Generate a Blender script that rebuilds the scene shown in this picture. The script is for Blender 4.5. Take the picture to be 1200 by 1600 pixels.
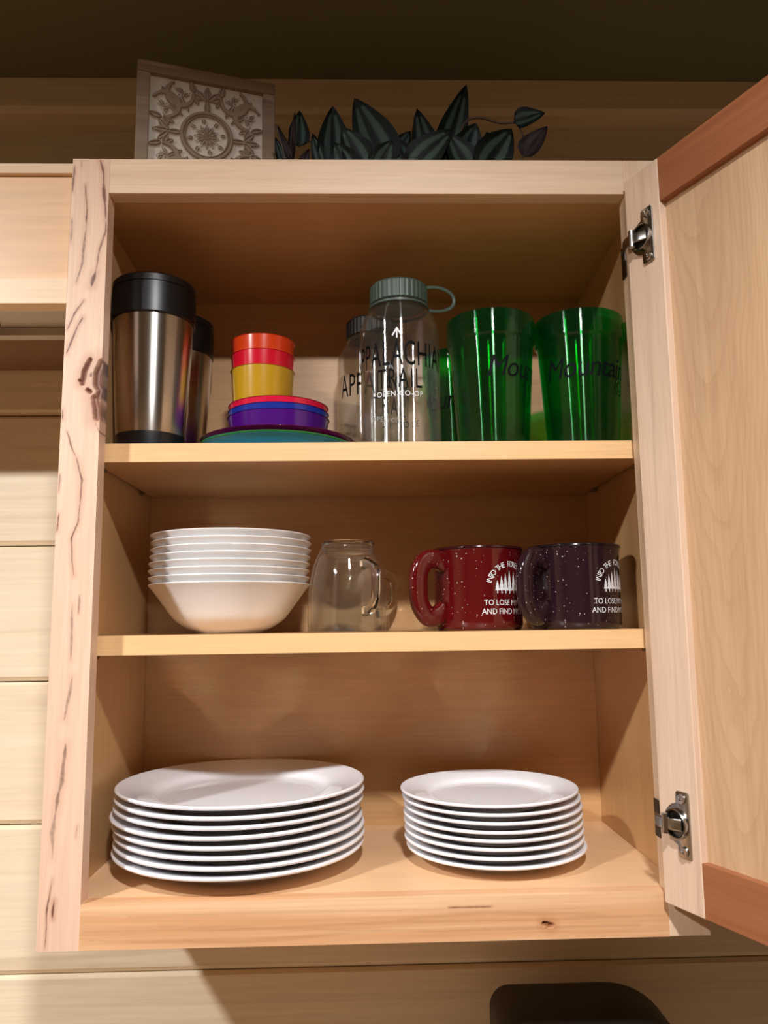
import bpy, bmesh, math, random
import numpy as np
from mathutils import Vector, Matrix

for o in list(bpy.data.objects):
    bpy.data.objects.remove(o, do_unlink=True)
S = bpy.context.scene
COL = S.collection
PI = math.pi
rnd = random.Random(7)

# ------------------------------------------------------------------ camera
CAM = np.array([-.0095, -.7546, .2852]); YAW, PIT, ROL, FPX = .0274, .1430, -.0132, 1221.55
_f = np.array([math.sin(YAW)*math.cos(PIT), math.cos(YAW)*math.cos(PIT), math.sin(PIT)])
_r = np.cross(_f, [0, 0, 1]); _r /= np.linalg.norm(_r); _u = np.cross(_r, _f)
_R = _r*math.cos(ROL)+_u*math.sin(ROL); _U = _u*math.cos(ROL)-_r*math.sin(ROL)
cd = bpy.data.cameras.new('camera'); cam = bpy.data.objects.new('camera', cd); COL.objects.link(cam)
cd.sensor_fit = 'VERTICAL'; cd.sensor_height = 32.0; cd.lens = FPX/1600*32.0
cd.clip_start = .02
cam.matrix_world = Matrix(((_R[0], _U[0], -_f[0], CAM[0]), (_R[1], _U[1], -_f[1], CAM[1]),
                           (_R[2], _U[2], -_f[2], CAM[2]), (0, 0, 0, 1)))
S.camera = cam

def at(px, py, Y):
    """point at depth Y that stands at this place in the photograph"""
    d = _f+_R*(px-600)/FPX-_U*(py-800)/FPX
    p = CAM+d*(Y-CAM[1])/d[1]
    return Vector(p)

# ------------------------------------------------------------------ world, lights, exposure
w = bpy.data.worlds.new('world'); S.world = w; w.use_nodes = True
w.node_tree.nodes['Background'].inputs[0].default_value = (1, .86, .66, 1)
w.node_tree.nodes['Background'].inputs[1].default_value = .012
LAMP_Z = 1.045
LAMPS = [((-.994, -.95), 35.0), ((.087, -.95), 24.0)]
LAMP_R = .05
LAMP_COL = (1, .985, .98)
for (lx, ly), pw in LAMPS:
    ld = bpy.data.lights.new('downlight', 'AREA'); ld.shape = 'DISK'; ld.size = LAMP_R*2
    ld.energy = pw; ld.color = LAMP_COL; ld.spread = math.radians(169)
    lo = bpy.data.objects.new('downlight', ld); COL.objects.link(lo); lo.location = (lx, ly, LAMP_Z)
S.view_settings.view_transform = 'Standard'; S.view_settings.look = 'None'
S.view_settings.exposure = -.05; S.view_settings.gamma = 1.0
S.view_settings.use_curve_mapping = False
S.cycles.transparent_max_bounces = 48; S.cycles.caustics_reflective = True; S.cycles.caustics_refractive = True
S.cycles.max_bounces = 14; S.cycles.transmission_bounces = 14; S.cycles.blur_glossy = 0; S.cycles.sample_clamp_indirect = 0; S.cycles.diffuse_bounces = 4

# ------------------------------------------------------------------ helpers
def empty(name, loc=(0, 0, 0), rz=0):
    o = bpy.data.objects.new(name, None); COL.objects.link(o)
    o.location = loc; o.rotation_euler = (0, 0, rz); o.empty_display_size = .02
    return o

def tag(o, label, cat, group=None):
    o['label'] = label; o['category'] = cat
    if group: o['group'] = group
    return o

def obj(name, bm, mat, parent=None, smooth=None, loc=None):
    me = bpy.data.meshes.new(name)
    if isinstance(bm, bmesh.types.BMesh):
        bmesh.ops.recalc_face_normals(bm, faces=bm.faces)
        bm.to_mesh(me); bm.free()
    else:
        me.from_pydata(bm[0], [], bm[1]); me.update()
    if mat: me.materials.append(mat)
    o = bpy.data.objects.new(name, me); COL.objects.link(o)
    if parent: o.parent = parent
    if loc: o.location = loc
    if smooth is not None:
        me.polygons.foreach_set('use_smooth', [True]*len(me.polygons))
        if smooth < 180: me.set_sharp_from_angle(angle=math.radians(smooth))
    return o

def struct(name, bm, mat, **k):
    o = obj(name, bm, mat, **k); o['kind'] = 'structure'; return o

def box(x0, x1, y0, y1, z0, z1, bev=0, bm=None, seg=2):
    b = bmesh.new()
    bmesh.ops.create_cube(b, size=1)
    for v in b.verts:
        v.co = Vector(((x0+x1)/2+v.co.x*(x1-x0), (y0+y1)/2+v.co.y*(y1-y0), (z0+z1)/2+v.co.z*(z1-z0)))
    if bev: bmesh.ops.bevel(b, geom=b.edges[:], offset=bev, segments=seg, profile=.5, affect='EDGES')
    if bm is None: return b
    return join(bm, b)

def join(a, b):
    me = bpy.data.meshes.new('t'); b.to_mesh(me); b.free(); a.from_mesh(me); bpy.data.meshes.remove(me); return a

def lathe(prof, n=64, closed=False, a0=0):
    """revolve (r,z) profile; r==0 ends are capped to a point"""
    bm = bmesh.new(); rings = []
    for r, z in prof:
        if r < 1e-6: rings.append([bm.verts.new((0, 0, z))])
        else: rings.append([bm.verts.new((r*math.cos(a0+2*PI*i/n), r*math.sin(a0+2*PI*i/n), z)) for i in range(n)])
    prs = list(zip(rings, rings[1:]))
    if closed: prs.append((rings[-1], rings[0]))
    for A, B in prs:
        for i in range(n):
            j = (i+1) % n
            if len(A) == 1 and len(B) == 1: continue
            if len(A) == 1: bm.faces.new((A[0], B[j], B[i]))
            elif len(B) == 1: bm.faces.new((A[i], A[j], B[0]))
            else: bm.faces.new((A[i], A[j], B[j], B[i]))
    return bm

def smooth_prof(pts, k=6):
    """Catmull-Rom through profile points"""
    P = [Vector((a, b, 0)) for a, b in pts]; out = []
    for i in range(len(P)-1):
        p0 = P[max(i-1, 0)]; p1 = P[i]; p2 = P[i+1]; p3 = P[min(i+2, len(P)-1)]
        for s in range(k):
            t = s/k
            q = .5*((2*p1)+(p2-p0)*t+(2*p0-5*p1+4*p2-p3)*t*t+(3*p1-p0-3*p2+p3)*t**3)
            out.append((max(q.x, 0), q.y))
    out.append(pts[-1]); return out

def spline(pts, k=8):
    P = [Vector(p) for p in pts]; out = []
    for i in range(len(P)-1):
        p0 = P[max(i-1, 0)]; p1 = P[i]; p2 = P[i+1]; p3 = P[min(i+2, len(P)-1)]
        for s in range(k):
            t = s/k
            out.append(.5*((2*p1)+(p2-p0)*t+(2*p0-5*p1+4*p2-p3)*t*t+(3*p1-p0-3*p2+p3)*t**3))
    out.append(P[-1]); return out

def sweep(path, ra, rb=None, n=12, up=Vector((0, 0, 1)), cap=True, power=2.0):
    """tube; ra = half size along side axis, rb = along the other; power>2 squarer"""
    rb = rb or ra; bm = bmesh.new(); rings = []; m = len(path)
    for i, p in enumerate(path):
        t = (path[min(i+1, m-1)]-path[max(i-1, 0)]).normalized()
        s = t.cross(up)
        if s.length < 1e-4: s = t.cross(Vector((1, 0, 0)))
        s.normalize(); q = s.cross(t).normalized()
        fa = ra(i/(m-1)) if callable(ra) else ra; fb = rb(i/(m-1)) if callable(rb) else rb
        ring = []
        for k in range(n):
            a = 2*PI*k/n; c, d = math.cos(a), math.sin(a)
            c = math.copysign(abs(c)**(2/power), c); d = math.copysign(abs(d)**(2/power), d)
            ring.append(bm.verts.new(p+s*fa*c+q*fb*d))
        rings.append(ring)
    for A, B in zip(rings, rings[1:]):
        for k in range(n): bm.faces.new((A[k], A[(k+1) % n], B[(k+1) % n], B[k]))
    if cap: bm.faces.new(rings[0]); bm.faces.new(rings[-1])
    return bm

def prism(poly, h0, h1, fn=None, bev=0):
    """extrude a 2D outline (a,b) from h0 to h1; fn maps (a,b,h) to a point"""
    fn = fn or (lambda a, b, h: (a, b, h)); bm = bmesh.new()
    A = [bm.verts.new(fn(a, b, h0)) for a, b in poly]; B = [bm.verts.new(fn(a, b, h1)) for a, b in poly]
    n = len(poly)
    for i in range(n): bm.faces.new((A[i], A[(i+1) % n], B[(i+1) % n], B[i]))
    fa = bm.faces.new(A); fb = bm.faces.new(B)
    if bev:
        bmesh.ops.recalc_face_normals(bm, faces=bm.faces)
        ed = [e for e in bm.edges if any(f in (fa, fb) for f in e.link_faces)]
        bmesh.ops.bevel(bm, geom=ed, offset=bev, segments=2, profile=.5, affect='EDGES')
    return bm

def copy_tree(o, parent=None):
    c = o.copy(); COL.objects.link(c)
    if parent: c.parent = parent
    for ch in list(o.children): copy_tree(ch, c)
    return c

def text_shape(s, size, step=.002, space=1.0, sx=1.0, shear=0):
    """flat lettering centred on x; returns bmesh in the xy plane cut in narrow strips so it can wrap"""
    cu = bpy.data.curves.new('txt', 'FONT'); cu.body = s; cu.size = size; cu.align_x = 'CENTER'
    cu.space_character = space; cu.resolution_u = 3; cu.shear = shear
    t = bpy.data.objects.new('txt', cu); COL.objects.link(t)
    dg = bpy.context.evaluated_depsgraph_get(); me = bpy.data.meshes.new_from_object(t.evaluated_get(dg))
    bm = bmesh.new(); bm.from_mesh(me)
    bpy.data.objects.remove(t); bpy.data.curves.remove(cu); bpy.data.meshes.remove(me)
    for v in bm.verts: v.co.x *= sx
    xs = [v.co.x for v in bm.verts]
    x = min(xs)+step
    while x < max(xs):
        bmesh.ops.bisect_plane(bm, geom=bm.verts[:]+bm.edges[:]+bm.faces[:], plane_co=(x, 0, 0), plane_no=(1, 0, 0))
        x += step
    return bm

# ------------------------------------------------------------------ materials
def nodes(name):
    m = bpy.data.materials.new(name); m.use_nodes = True
    nt = m.node_tree; return m, nt, nt.nodes['Principled BSDF']

def lin(*c):
    return tuple((v/255/12.92 if v/255 <= .04045 else ((v/255+.055)/1.055)**2.4) for v in c)+(1,)

def plain(name, col, rough=.5, metal=0, bump=0, bscale=200, coat=0, spec=.5, var=0):
    m, nt, b = nodes(name)
    b.inputs['Base Color'].default_value = col; b.inputs['Roughness'].default_value = rough
    b.inputs['Metallic'].default_value = metal; b.inputs['Coat Weight'].default_value = coat
    b.inputs['Specular IOR Level'].default_value = spec
    if bump or var:
        tc = nt.nodes.new('ShaderNodeTexCoord'); n = nt.nodes.new('ShaderNodeTexNoise')
        n.inputs['Scale'].default_value = bscale; n.inputs['Detail'].default_value = 4
        nt.links.new(tc.outputs['Object'], n.inputs['Vector'])
        if bump:
            bp = nt.nodes.new('ShaderNodeBump'); bp.inputs['Strength'].default_value = bump; bp.inputs['Distance'].default_value = .001
            nt.links.new(n.outputs['Fac'], bp.inputs['Height']); nt.links.new(bp.outputs['Normal'], b.inputs['Normal'])
        if var:
            r = nt.nodes.new('ShaderNodeMapRange'); r.inputs[3].default_value = 1-var; r.inputs[4].default_value = 1+var
            mx = nt.nodes.new('ShaderNodeMix'); mx.data_type = 'RGBA'; mx.blend_type = 'MULTIPLY'; mx.inputs[0].default_value = 1
            mx.inputs[6].default_value = col
            nt.links.new(n.outputs['Fac'], r.inputs[0]); nt.links.new(r.outputs[0], mx.inputs[7]); nt.links.new(mx.outputs[2], b.inputs['Base Color'])
    return m

def wood(name, light, dark, axis='z', rough=.42, coarse=55, longs=2.6, contrast=1.0, streak=None, streak_amt=0,
         cathedral=0, attr=None, attr_col=None, attr_col2=None, wash=0, bump=.12, seed=0.0, knots=0):
    """grain runs along axis; light/dark are linear rgba"""
    m, nt, b = nodes(name); N = nt.nodes.new; L = nt.links.new
    tc = N('ShaderNodeTexCoord'); oi = N('ShaderNodeObjectInfo')
    off = N('ShaderNodeVectorMath'); off.operation = 'MULTIPLY_ADD'
    cmb = N('ShaderNodeCombineXYZ'); L(oi.outputs['Random'], cmb.inputs[0]); L(oi.outputs['Random'], cmb.inputs[1]); L(oi.outputs['Random'], cmb.inputs[2])
    L(cmb.outputs[0], off.inputs[0]); off.inputs[1].default_value = (3.7, 5.3, 4.1); L(tc.outputs['Object'], off.inputs[2])
    def mapped(c, l, loc=0):
        mp = N('ShaderNodeMapping'); sc = [c, c, c]; sc['xyz'.index(axis)] = l
        mp.inputs['Scale'].default_value = sc; mp.inputs['Location'].default_value = (seed+loc, seed*1.7+loc, seed*.6)
        L(off.outputs[0], mp.inputs['Vector']); return mp.outputs[0]
    def noise(c, l, det=4, dist=0, loc=0, rgh=.55):
        n = N('ShaderNodeTexNoise'); n.inputs['Scale'].default_value = 1; n.inputs['Detail'].default_value = det
        n.inputs['Roughness'].default_value = rgh; n.inputs['Distortion'].default_value = dist
        L(mapped(c, l, loc), n.inputs['Vector']); return n.outputs['Fac']
    def ramp(f, a, c2, p0=.3, p1=.7):
        r = N('ShaderNodeMapRange'); r.inputs[1].default_value = p0; r.inputs[2].default_value = p1
        r.inputs[3].default_value = a; r.inputs[4].default_value = c2; L(f, r.inputs[0]); return r.outputs[0]
    def mix(fac, A, B, mode='MIX'):
        x = N('ShaderNodeMix'); x.data_type = 'RGBA'; x.blend_type = mode
        if isinstance(fac, (int, float)): x.inputs[0].default_value = fac
        else: L(fac, x.inputs[0])
        for s, v in ((6, A), (7, B)):
            if isinstance(v, tuple): x.inputs[s].default_value = v
            else: L(v, x.inputs[s])
        return x.outputs[2]
    big = ramp(noise(coarse*.35, longs*.5, 3, .6, 3), 0, 1, .3, .7)
    mid = ramp(noise(coarse, longs, 5, .8), 0, 1, .28, .72)
    fine = noise(coarse*7, longs*6, 3, 0, 9)
    c = mix(mid, light, dark)
    c = mix(ramp(big, 0, .45*contrast), c, dark)
    if contrast < 1: c = mix(1-contrast, c, light)
    fr = ramp(fine, .93, 1.05)
    cr = N('ShaderNodeCombineColor'); L(fr, cr.inputs[0]); L(fr, cr.inputs[1]); L(fr, cr.inputs[2])
    c = mix(1.0, c, cr.outputs[0], 'MULTIPLY')
    if cathedral:
        sx_ = N('ShaderNodeSeparateXYZ'); L(tc.outputs['Object'], sx_.inputs[0])
        def mth(op, a, b2=None, c2=None):
            q = N('ShaderNodeMath'); q.operation = op
            for k_, v in enumerate((a, b2, c2)):
                if v is None: continue
                if isinstance(v, (int, float)): q.inputs[k_].default_value = v
                else: L(v, q.inputs[k_])
            return q.outputs[0]
        wz = noise(14, 9, 3, .5, 17); wx = noise(10, 4, 2, .3, 27)
        du = mth('ADD', mth('SUBTRACT', sx_.outputs[0], .088), mth('MULTIPLY', mth('SUBTRACT', wx, .5), .035))
        g = mth('SUBTRACT', sx_.outputs[2], mth('MULTIPLY', mth('MULTIPLY', du, du), 150.0))
        g = mth('ADD', g, mth('MULTIPLY', mth('SUBTRACT', wz, .5), .16))
        fr_ = mth('FRACT', mth('MULTIPLY', g, 15.0))
        c = mix(ramp(fr_, 0, cathedral, .55, 1.0), c, dark)
    if streak:
        st = ramp(noise(coarse*.8, longs*.9, 4, 1.6, 21), 0, streak_amt, .56, .70)
        c = mix(st, c, streak)
    if knots:
        vo = N('ShaderNodeTexVoronoi'); vo.inputs['Scale'].default_value = 1; L(mapped(9, 4.5, 31), vo.inputs['Vector'])
        k = ramp(vo.outputs['Distance'], knots, 0, .05, .09); c = mix(k, c, streak or dark)
    if attr:
        at_ = N('ShaderNodeAttribute'); at_.attribute_name = attr
        sp = N('ShaderNodeSeparateColor'); L(at_.outputs['Color'], sp.inputs[0])
        c = mix(sp.outputs[0], c, attr_col)
        if attr_col2: c = mix(sp.outputs[1], c, attr_col2)
    L(c, b.inputs['Base Color'])
    b.inputs['Roughness'].default_value = rough
    bp = N('ShaderNodeBump'); bp.inputs['Strength'].default_value = bump; bp.inputs['Distance'].default_value = .0006
    L(fine, bp.inputs['Height']); L(bp.outputs[0], b.inputs['Normal'])
    return m

def thin_clear(name, tint, rough=.03, refl=1.0, dirt=0, aniso=.85):
    """thin clear plastic: straight-through tint with Fresnel sheen"""
    m = bpy.data.materials.new(name); m.use_nodes = True; nt = m.node_tree; nt.nodes.clear(); N = nt.nodes.new; L = nt.links.new
    out = N('ShaderNodeOutputMaterial'); tr = N('ShaderNodeBsdfTransparent'); tr.inputs[0].default_value = tint
    gl = N('ShaderNodeBsdfAnisotropic'); gl.inputs['Roughness'].default_value = rough; gl.inputs['Anisotropy'].default_value = aniso; gl.inputs['Rotation'].default_value = 0
    tg = N('ShaderNodeTangent'); tg.direction_type = 'RADIAL'; tg.axis = 'Z'; L(tg.outputs[0], gl.inputs['Tangent']); gl.inputs[0].default_value = (refl, refl, refl, 1)
    lw = N('ShaderNodeLayerWeight'); pw_ = N('ShaderNodeMath'); pw_.operation = 'POWER'; L(lw.outputs['Facing'], pw_.inputs[0]); pw_.inputs[1].default_value = 4.0
    fr = N('ShaderNodeMapRange'); fr.inputs[3].default_value = .035; fr.inputs[4].default_value = .75; L(pw_.outputs[0], fr.inputs[0])
    lw.inputs['Blend'].default_value = .5
    mx = N('ShaderNodeMixShader'); L(fr.outputs[0], mx.inputs[0]); L(tr.outputs[0], mx.inputs[1]); L(gl.outputs[0], mx.inputs[2])
    last = mx.outputs[0]
    if dirt:
        df = N('ShaderNodeBsdfDiffuse'); df.inputs[0].default_value = tuple(min(1, v*1.0) for v in tint[:3])+(1,)
        m2 = N('ShaderNodeMixShader'); m2.inputs[0].default_value = dirt; L(last, m2.inputs[1]); L(df.outputs[0], m2.inputs[2]); last = m2.outputs[0]
    L(last, out.inputs[0]); return m

def speckled(name, base, fleck=(.62, .52, .48, 1)):
    m, nt, b = nodes(name); N = nt.nodes.new; L = nt.links.new
    tc = N('ShaderNodeTexCoord')
    def fl(scale, thr, loc):
        v = N('ShaderNodeTexVoronoi'); v.inputs['Scale'].default_value = scale
        mp = N('ShaderNodeMapping'); mp.inputs['Location'].default_value = (loc, loc, loc)
        L(tc.outputs['Object'], mp.inputs[0]); L(mp.outputs[0], v.inputs['Vector'])
        sp = N('ShaderNodeSeparateColor'); L(v.outputs['Color'], sp.inputs[0])
        rad = N('ShaderNodeMath'); rad.operation = 'POWER'; L(sp.outputs[0], rad.inputs[0]); rad.inputs[1].default_value = 5.5
        rr = N('ShaderNodeMath'); rr.operation = 'MULTIPLY'; L(rad.outputs[0], rr.inputs[0]); rr.inputs[1].default_value = thr
        lt = N('ShaderNodeMath'); lt.operation = 'LESS_THAN'; L(v.outputs['Distance'], lt.inputs[0]); L(rr.outputs[0], lt.inputs[1])
        return lt.outputs[0]
    mx = N('ShaderNodeMath'); mx.operation = 'MAXIMUM'; L(fl(400, .26, 0), mx.inputs[0]); L(fl(210, .16, .37), mx.inputs[1])
    c = N('ShaderNodeMix'); c.data_type = 'RGBA'; L(mx.outputs[0], c.inputs[0]); c.inputs[6].default_value = base; c.inputs[7].default_value = fleck
    L(c.outputs[2], b.inputs['Base Color']); b.inputs['Roughness'].default_value = .12; b.inputs['Coat Weight'].default_value = .3
    return m

M = {}
HL, HD = lin(230, 202, 172), lin(204, 164, 128)
M['hickory_z'] = wood('pale_hickory_upright', HL, HD, 'z', contrast=.45)
M['hickory_stile'] = wood('streaked_hickory', lin(228, 194, 168), lin(210, 170, 140), 'z', contrast=.4, attr='mark', attr_col=lin(20, 11, 7), attr_col2=lin(176, 120, 98))
M['hickory_x'] = wood('pale_hickory_level', HL, HD, 'x', contrast=.45)
M['hickory_rail'] = wood('banded_hickory_rail', lin(240, 202, 162), lin(206, 152, 106), 'x', coarse=75, longs=1.6, contrast=1.0, attr='mark', attr_col=lin(70, 40, 24), attr_col2=lin(170, 104, 60))
M['door_stile'] = wood('whitish_hickory', lin(226, 200, 176), lin(204, 170, 142), 'z', contrast=.5, streak=lin(150, 112, 86), streak_amt=.25)
M['door_rail'] = wood('red_brown_heartwood', lin(168, 108, 72), lin(136, 80, 48), 'x', coarse=60, contrast=.9)
M['door_panel'] = wood('tan_flat_sawn_panel', lin(206, 172, 136), lin(168, 128, 92), 'z', contrast=.5, cathedral=.26)
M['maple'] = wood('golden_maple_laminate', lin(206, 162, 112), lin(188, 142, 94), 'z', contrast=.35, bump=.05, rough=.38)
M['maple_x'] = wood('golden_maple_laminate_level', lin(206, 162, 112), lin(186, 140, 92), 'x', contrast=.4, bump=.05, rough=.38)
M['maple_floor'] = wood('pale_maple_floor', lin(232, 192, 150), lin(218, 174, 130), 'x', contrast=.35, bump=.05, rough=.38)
M['shelf_edge'] = wood('yellow_shelf_banding', lin(234, 192, 138), lin(222, 174, 118), 'x', contrast=.4, coarse=90, bump=.04)
M['pine'] = wood('whitewashed_pine', lin(240, 225, 198), lin(224, 202, 168), 'x', coarse=30, longs=1.2, contrast=.5, rough=.55, streak=lin(170, 140, 108), streak_amt=.25, knots=.35)
M['valance'] = wood('light_tan_board', lin(226, 188, 148), lin(206, 160, 116), 'x', coarse=26, longs=1.4, contrast=.5)
M['valance_trim'] = wood('creamy_trim_board', lin(226, 198, 162), lin(212, 180, 142), 'x', contrast=.4)
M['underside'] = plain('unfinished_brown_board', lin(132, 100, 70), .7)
M['ceiling'] = plain('dark_olive_paint', lin(118, 116, 86), .8, bump=.1, bscale=300)
M['floor'] = wood('brown_floor_boards', lin(160, 122, 88), lin(124, 90, 62), 'y', contrast=.8)
M['worktop'] = plain('tan_laminate', lin(168, 138, 106), .35, var=.3, bscale=90)
M['plaster'] = plain('brown_wall_paint', lin(152, 126, 94), .8, bump=.05)
M['porcelain'] = plain('white_porcelain', lin(246, 247, 252), .03, spec=.95)
M['bowlwhite'] = plain('warm_white_stoneware', lin(244, 243, 242), .2, coat=.2)
M['black_plastic'] = plain('black_plastic', lin(11, 11, 12), .36, bump=.02, bscale=900)
M['black_satin'] = plain('black_appliance_plastic', lin(16, 16, 15), .5)
M['chrome'] = plain('nickel_plated_steel', (.40, .385, .36, 1), .22, metal=1)
M['dark_steel'] = plain('dark_steel', (.12, .11, .10, 1), .35, metal=1)
M['alu'] = plain('brushed_grey_metal', lin(190, 182, 170), .45, metal=.4)
M['green_cap'] = plain('grey_green_plastic', lin(66, 82, 73), .45)
M['black_cap'] = plain('black_cap_plastic', lin(24, 22, 20), .5)
M['print_black'] = plain('black_ink', lin(8, 8, 9), .6, spec=.1)
M['print_white'] = plain('white_ink', lin(236, 238, 240), .5)
M['navy'] = plain('navy_ink', lin(6, 8, 16), .6, spec=.1)
M['clear'] = thin_clear('clear_bottle_plastic', (.955, .96, .955, 1), .10, dirt=.006, aniso=.9)
M['green_clear'] = thin_clear('green_tumbler_plastic', (.08, .78, .34, 1), .12, dirt=.006, aniso=.9)
for k, c in dict(orange=(206, 62, 20), red=(206, 16, 42), yellow=(192, 148, 30), pink=(214, 22, 60), blue=(28, 48, 150),
                 purple=(76, 12, 120), violet=(128, 24, 128), lime=(110, 180, 30), teal=(0, 150, 205)).items():
    mm = plain(k+'_plastic', lin(*c), .2, coat=.2); M[k] = mm
    bb = mm.node_tree.nodes['Principled BSDF']; bb.inputs['Subsurface Weight'].default_value = .0
M['red_enamel'] = speckled('speckled_red_enamel', lin(86, 10, 14))
M['red_rim_reflection'] = plain('red_rim_painted_reflection', lin(46, 8, 12), .15); M['plum_rim_reflection'] = plain('plum_rim_painted_reflection', lin(20, 10, 16), .15)  # the dark reflection along the mug rims, put into the colour
M['plum_enamel'] = speckled('speckled_plum_enamel', lin(38, 20, 27))

def steel():
    m, nt, b = nodes('brushed_stainless_steel'); N = nt.nodes.new; L = nt.links.new
    b.inputs['Base Color'].default_value = (.60, .57, .53, 1); b.inputs['Metallic'].default_value = 1; b.inputs['Roughness'].default_value = .30
    b.inputs['Anisotropic'].default_value = .9; b.inputs['Anisotropic Rotation'].default_value = .25
    tg = N('ShaderNodeTangent'); tg.direction_type = 'RADIAL'; tg.axis = 'Z'; L(tg.outputs[0], b.inputs['Tangent'])
    tc = N('ShaderNodeTexCoord'); mp = N('ShaderNodeMapping'); mp.inputs['Scale'].default_value = (40, 40, 1500); n = N('ShaderNodeTexNoise')
    n.inputs['Scale'].default_value = 1; L(tc.outputs['Object'], mp.inputs[0]); L(mp.outputs[0], n.inputs['Vector'])
    bp = N('ShaderNodeBump'); bp.inputs['Strength'].default_value = .05; bp.inputs['Distance'].default_value = .0003
    L(n.outputs['Fac'], bp.inputs['Height']); L(bp.outputs[0], b.inputs['Normal'])
    return m
M['steel'] = steel()

def glass():
    m, nt, b = nodes('clear_glass')
    b.inputs['Base Color'].default_value = (.98, .99, .97, 1); b.inputs['Roughness'].default_value = 0.0
    b.inputs['Transmission Weight'].default_value = 1; b.inputs['IOR'].default_value = 1.46
    return m
M['glass'] = glass(); M['glass_wall'] = thin_clear('clear_glass_wall', (.975, .98, .97, 1), .035, dirt=.004, aniso=.6)

def attr_mat(name, stops, rough=.5, bump=.1, coat=0, spec=.5):
    """colour from the 'mark' colour attribute (own colouring of the thing)"""
    m, nt, b = nodes(name); N = nt.nodes.new; L = nt.links.new
    a = N('ShaderNodeAttribute'); a.attribute_name = 'mark'; sp = N('ShaderNodeSeparateColor'); L(a.outputs['Color'], sp.inputs[0])
    n = N('ShaderNodeTexNoise'); n.inputs['Scale'].default_value = 120; n.inputs['Detail'].default_value = 5
    tc = N('ShaderNodeTexCoord'); L(tc.outputs['Object'], n.inputs['Vector'])
    ad = N('ShaderNodeMath'); ad.operation = 'MULTIPLY_ADD'; L(n.outputs['Fac'], ad.inputs[0]); ad.inputs[1].default_value = .35
    sb = N('ShaderNodeMath'); sb.operation = 'SUBTRACT'; L(sp.outputs[0], sb.inputs[0]); sb.inputs[1].default_value = .175; L(sb.outputs[0], ad.inputs[2])
    r = N('ShaderNodeValToRGB'); e = r.color_ramp.elements
    e[0].position, e[0].color = stops[0]; e[1].position, e[1].color = stops[-1]
    for p_, c_ in stops[1:-1]:
        q = r.color_ramp.elements.new(p_); q.color = c_
    L(ad.outputs[0], r.inputs[0]); L(r.outputs[0], b.inputs['Base Color'])
    b.inputs['Roughness'].default_value = rough; b.inputs['Coat Weight'].default_value = coat; b.inputs['Specular IOR Level'].default_value = spec
    bp = N('ShaderNodeBump'); bp.inputs['Strength'].default_value = bump; bp.inputs['Distance'].default_value = .0006
    L(n.outputs['Fac'], bp.inputs['Height']); L(bp.outputs[0], b.inputs['Normal'])
    return m
M['leaf'] = attr_mat('dark_green_leaf', [(0, lin(7, 15, 11)), (.55, lin(11, 20, 15)), (1, lin(58, 74, 68))], .6, .1, spec=.2)
M['leaf_red'] = attr_mat('purple_green_leaf', [(0, lin(24, 12, 14)), (.6, lin(38, 22, 24)), (1, lin(48, 36, 38))], .6, .1, spec=.2)
M['stem'] = plain('brown_green_stem', lin(66, 52, 36), .6)
M['carving'] = attr_mat('whitewashed_carving', [(0, lin(214, 204, 190)), (.42, lin(206, 194, 178)), (.56, lin(136, 114, 94)), (1, lin(156, 134, 112))], .75, .35)
M['carving_frame'] = wood('washed_grey_brown_wood', lin(160, 138, 116), lin(128, 106, 86), 'x', contrast=.8, rough=.75, streak=lin(200, 184, 166), streak_amt=.5)

def set_marks(o, vals, vals2=None):
    me = o.data; ca = me.color_attributes.new('mark', 'FLOAT_COLOR', 'POINT')
    n = len(me.vertices); a = np.zeros((n, 4), np.float32); a[:, 3] = 1
    a[:, 0] = vals
    if vals2 is not None: a[:, 1] = vals2
    ca.data.foreach_set('color', a.ravel())

# ------------------------------------------------------------------ the room
WALL_Y = .28; CEIL_Z = 1.056; RX0, RX1, RY = -2.0, 2.2, -3.0; FLOOR_Z = -1.37
wb = struct('wall_back', box(RX0, RX1, WALL_Y+.015, WALL_Y+.10, FLOOR_Z, CEIL_Z+.05), M['plaster'])
joints = [-1.37, -1.186, -1.01, -.835, -.659, -.484, -.308, -.133, .0425, .2185, .394, .5705, .746, .922, CEIL_Z-.002]
def plank_bm(z0, z1):
    g, d = .0008, .0055
    prof = [(WALL_Y+.0148, z0+g), (WALL_Y+.005, z0+g), (WALL_Y, z0+g+d*1.1), (WALL_Y, z1-g-d*.7), (WALL_Y+.005, z1-g), (WALL_Y+.0148, z1-g)]
    return prism(prof, RX0, RX1, lambda a, b, h: (h, a, b))
for z0, z1 in zip(joints, joints[1:]):
    obj('plank', plank_bm(z0, z1), M['pine'], wb)
struct('ceiling', box(RX0, RX1, RY, WALL_Y+.1, CEIL_Z, CEIL_Z+.05), M['ceiling'])
struct('floor', box(RX0, RX1, RY, WALL_Y+.1, FLOOR_Z-.05, FLOOR_Z), M['floor'])
struct('wall_left', box(RX0-.1, RX0, RY, WALL_Y+.1, FLOOR_Z, CEIL_Z), M['plaster'])
struct('wall_right', box(RX1, RX1+.1, RY, WALL_Y+.1, FLOOR_Z, CEIL_Z), M['plaster'])
struct('wall_front', box(RX0, RX1, RY-.1, RY, FLOOR_Z, CEIL_Z), M['plaster'])
tr = prism([(WALL_Y-.0002, 1.0555), (WALL_Y-.018, 1.0555), (WALL_Y-.018, 1.012), (WALL_Y-.012, 1.0045), (WALL_Y-.0002, 1.0045)], RX0, RX1, lambda a, b, h: (h, a, b))
struct('trim_1', tr, M['pine'])

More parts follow.
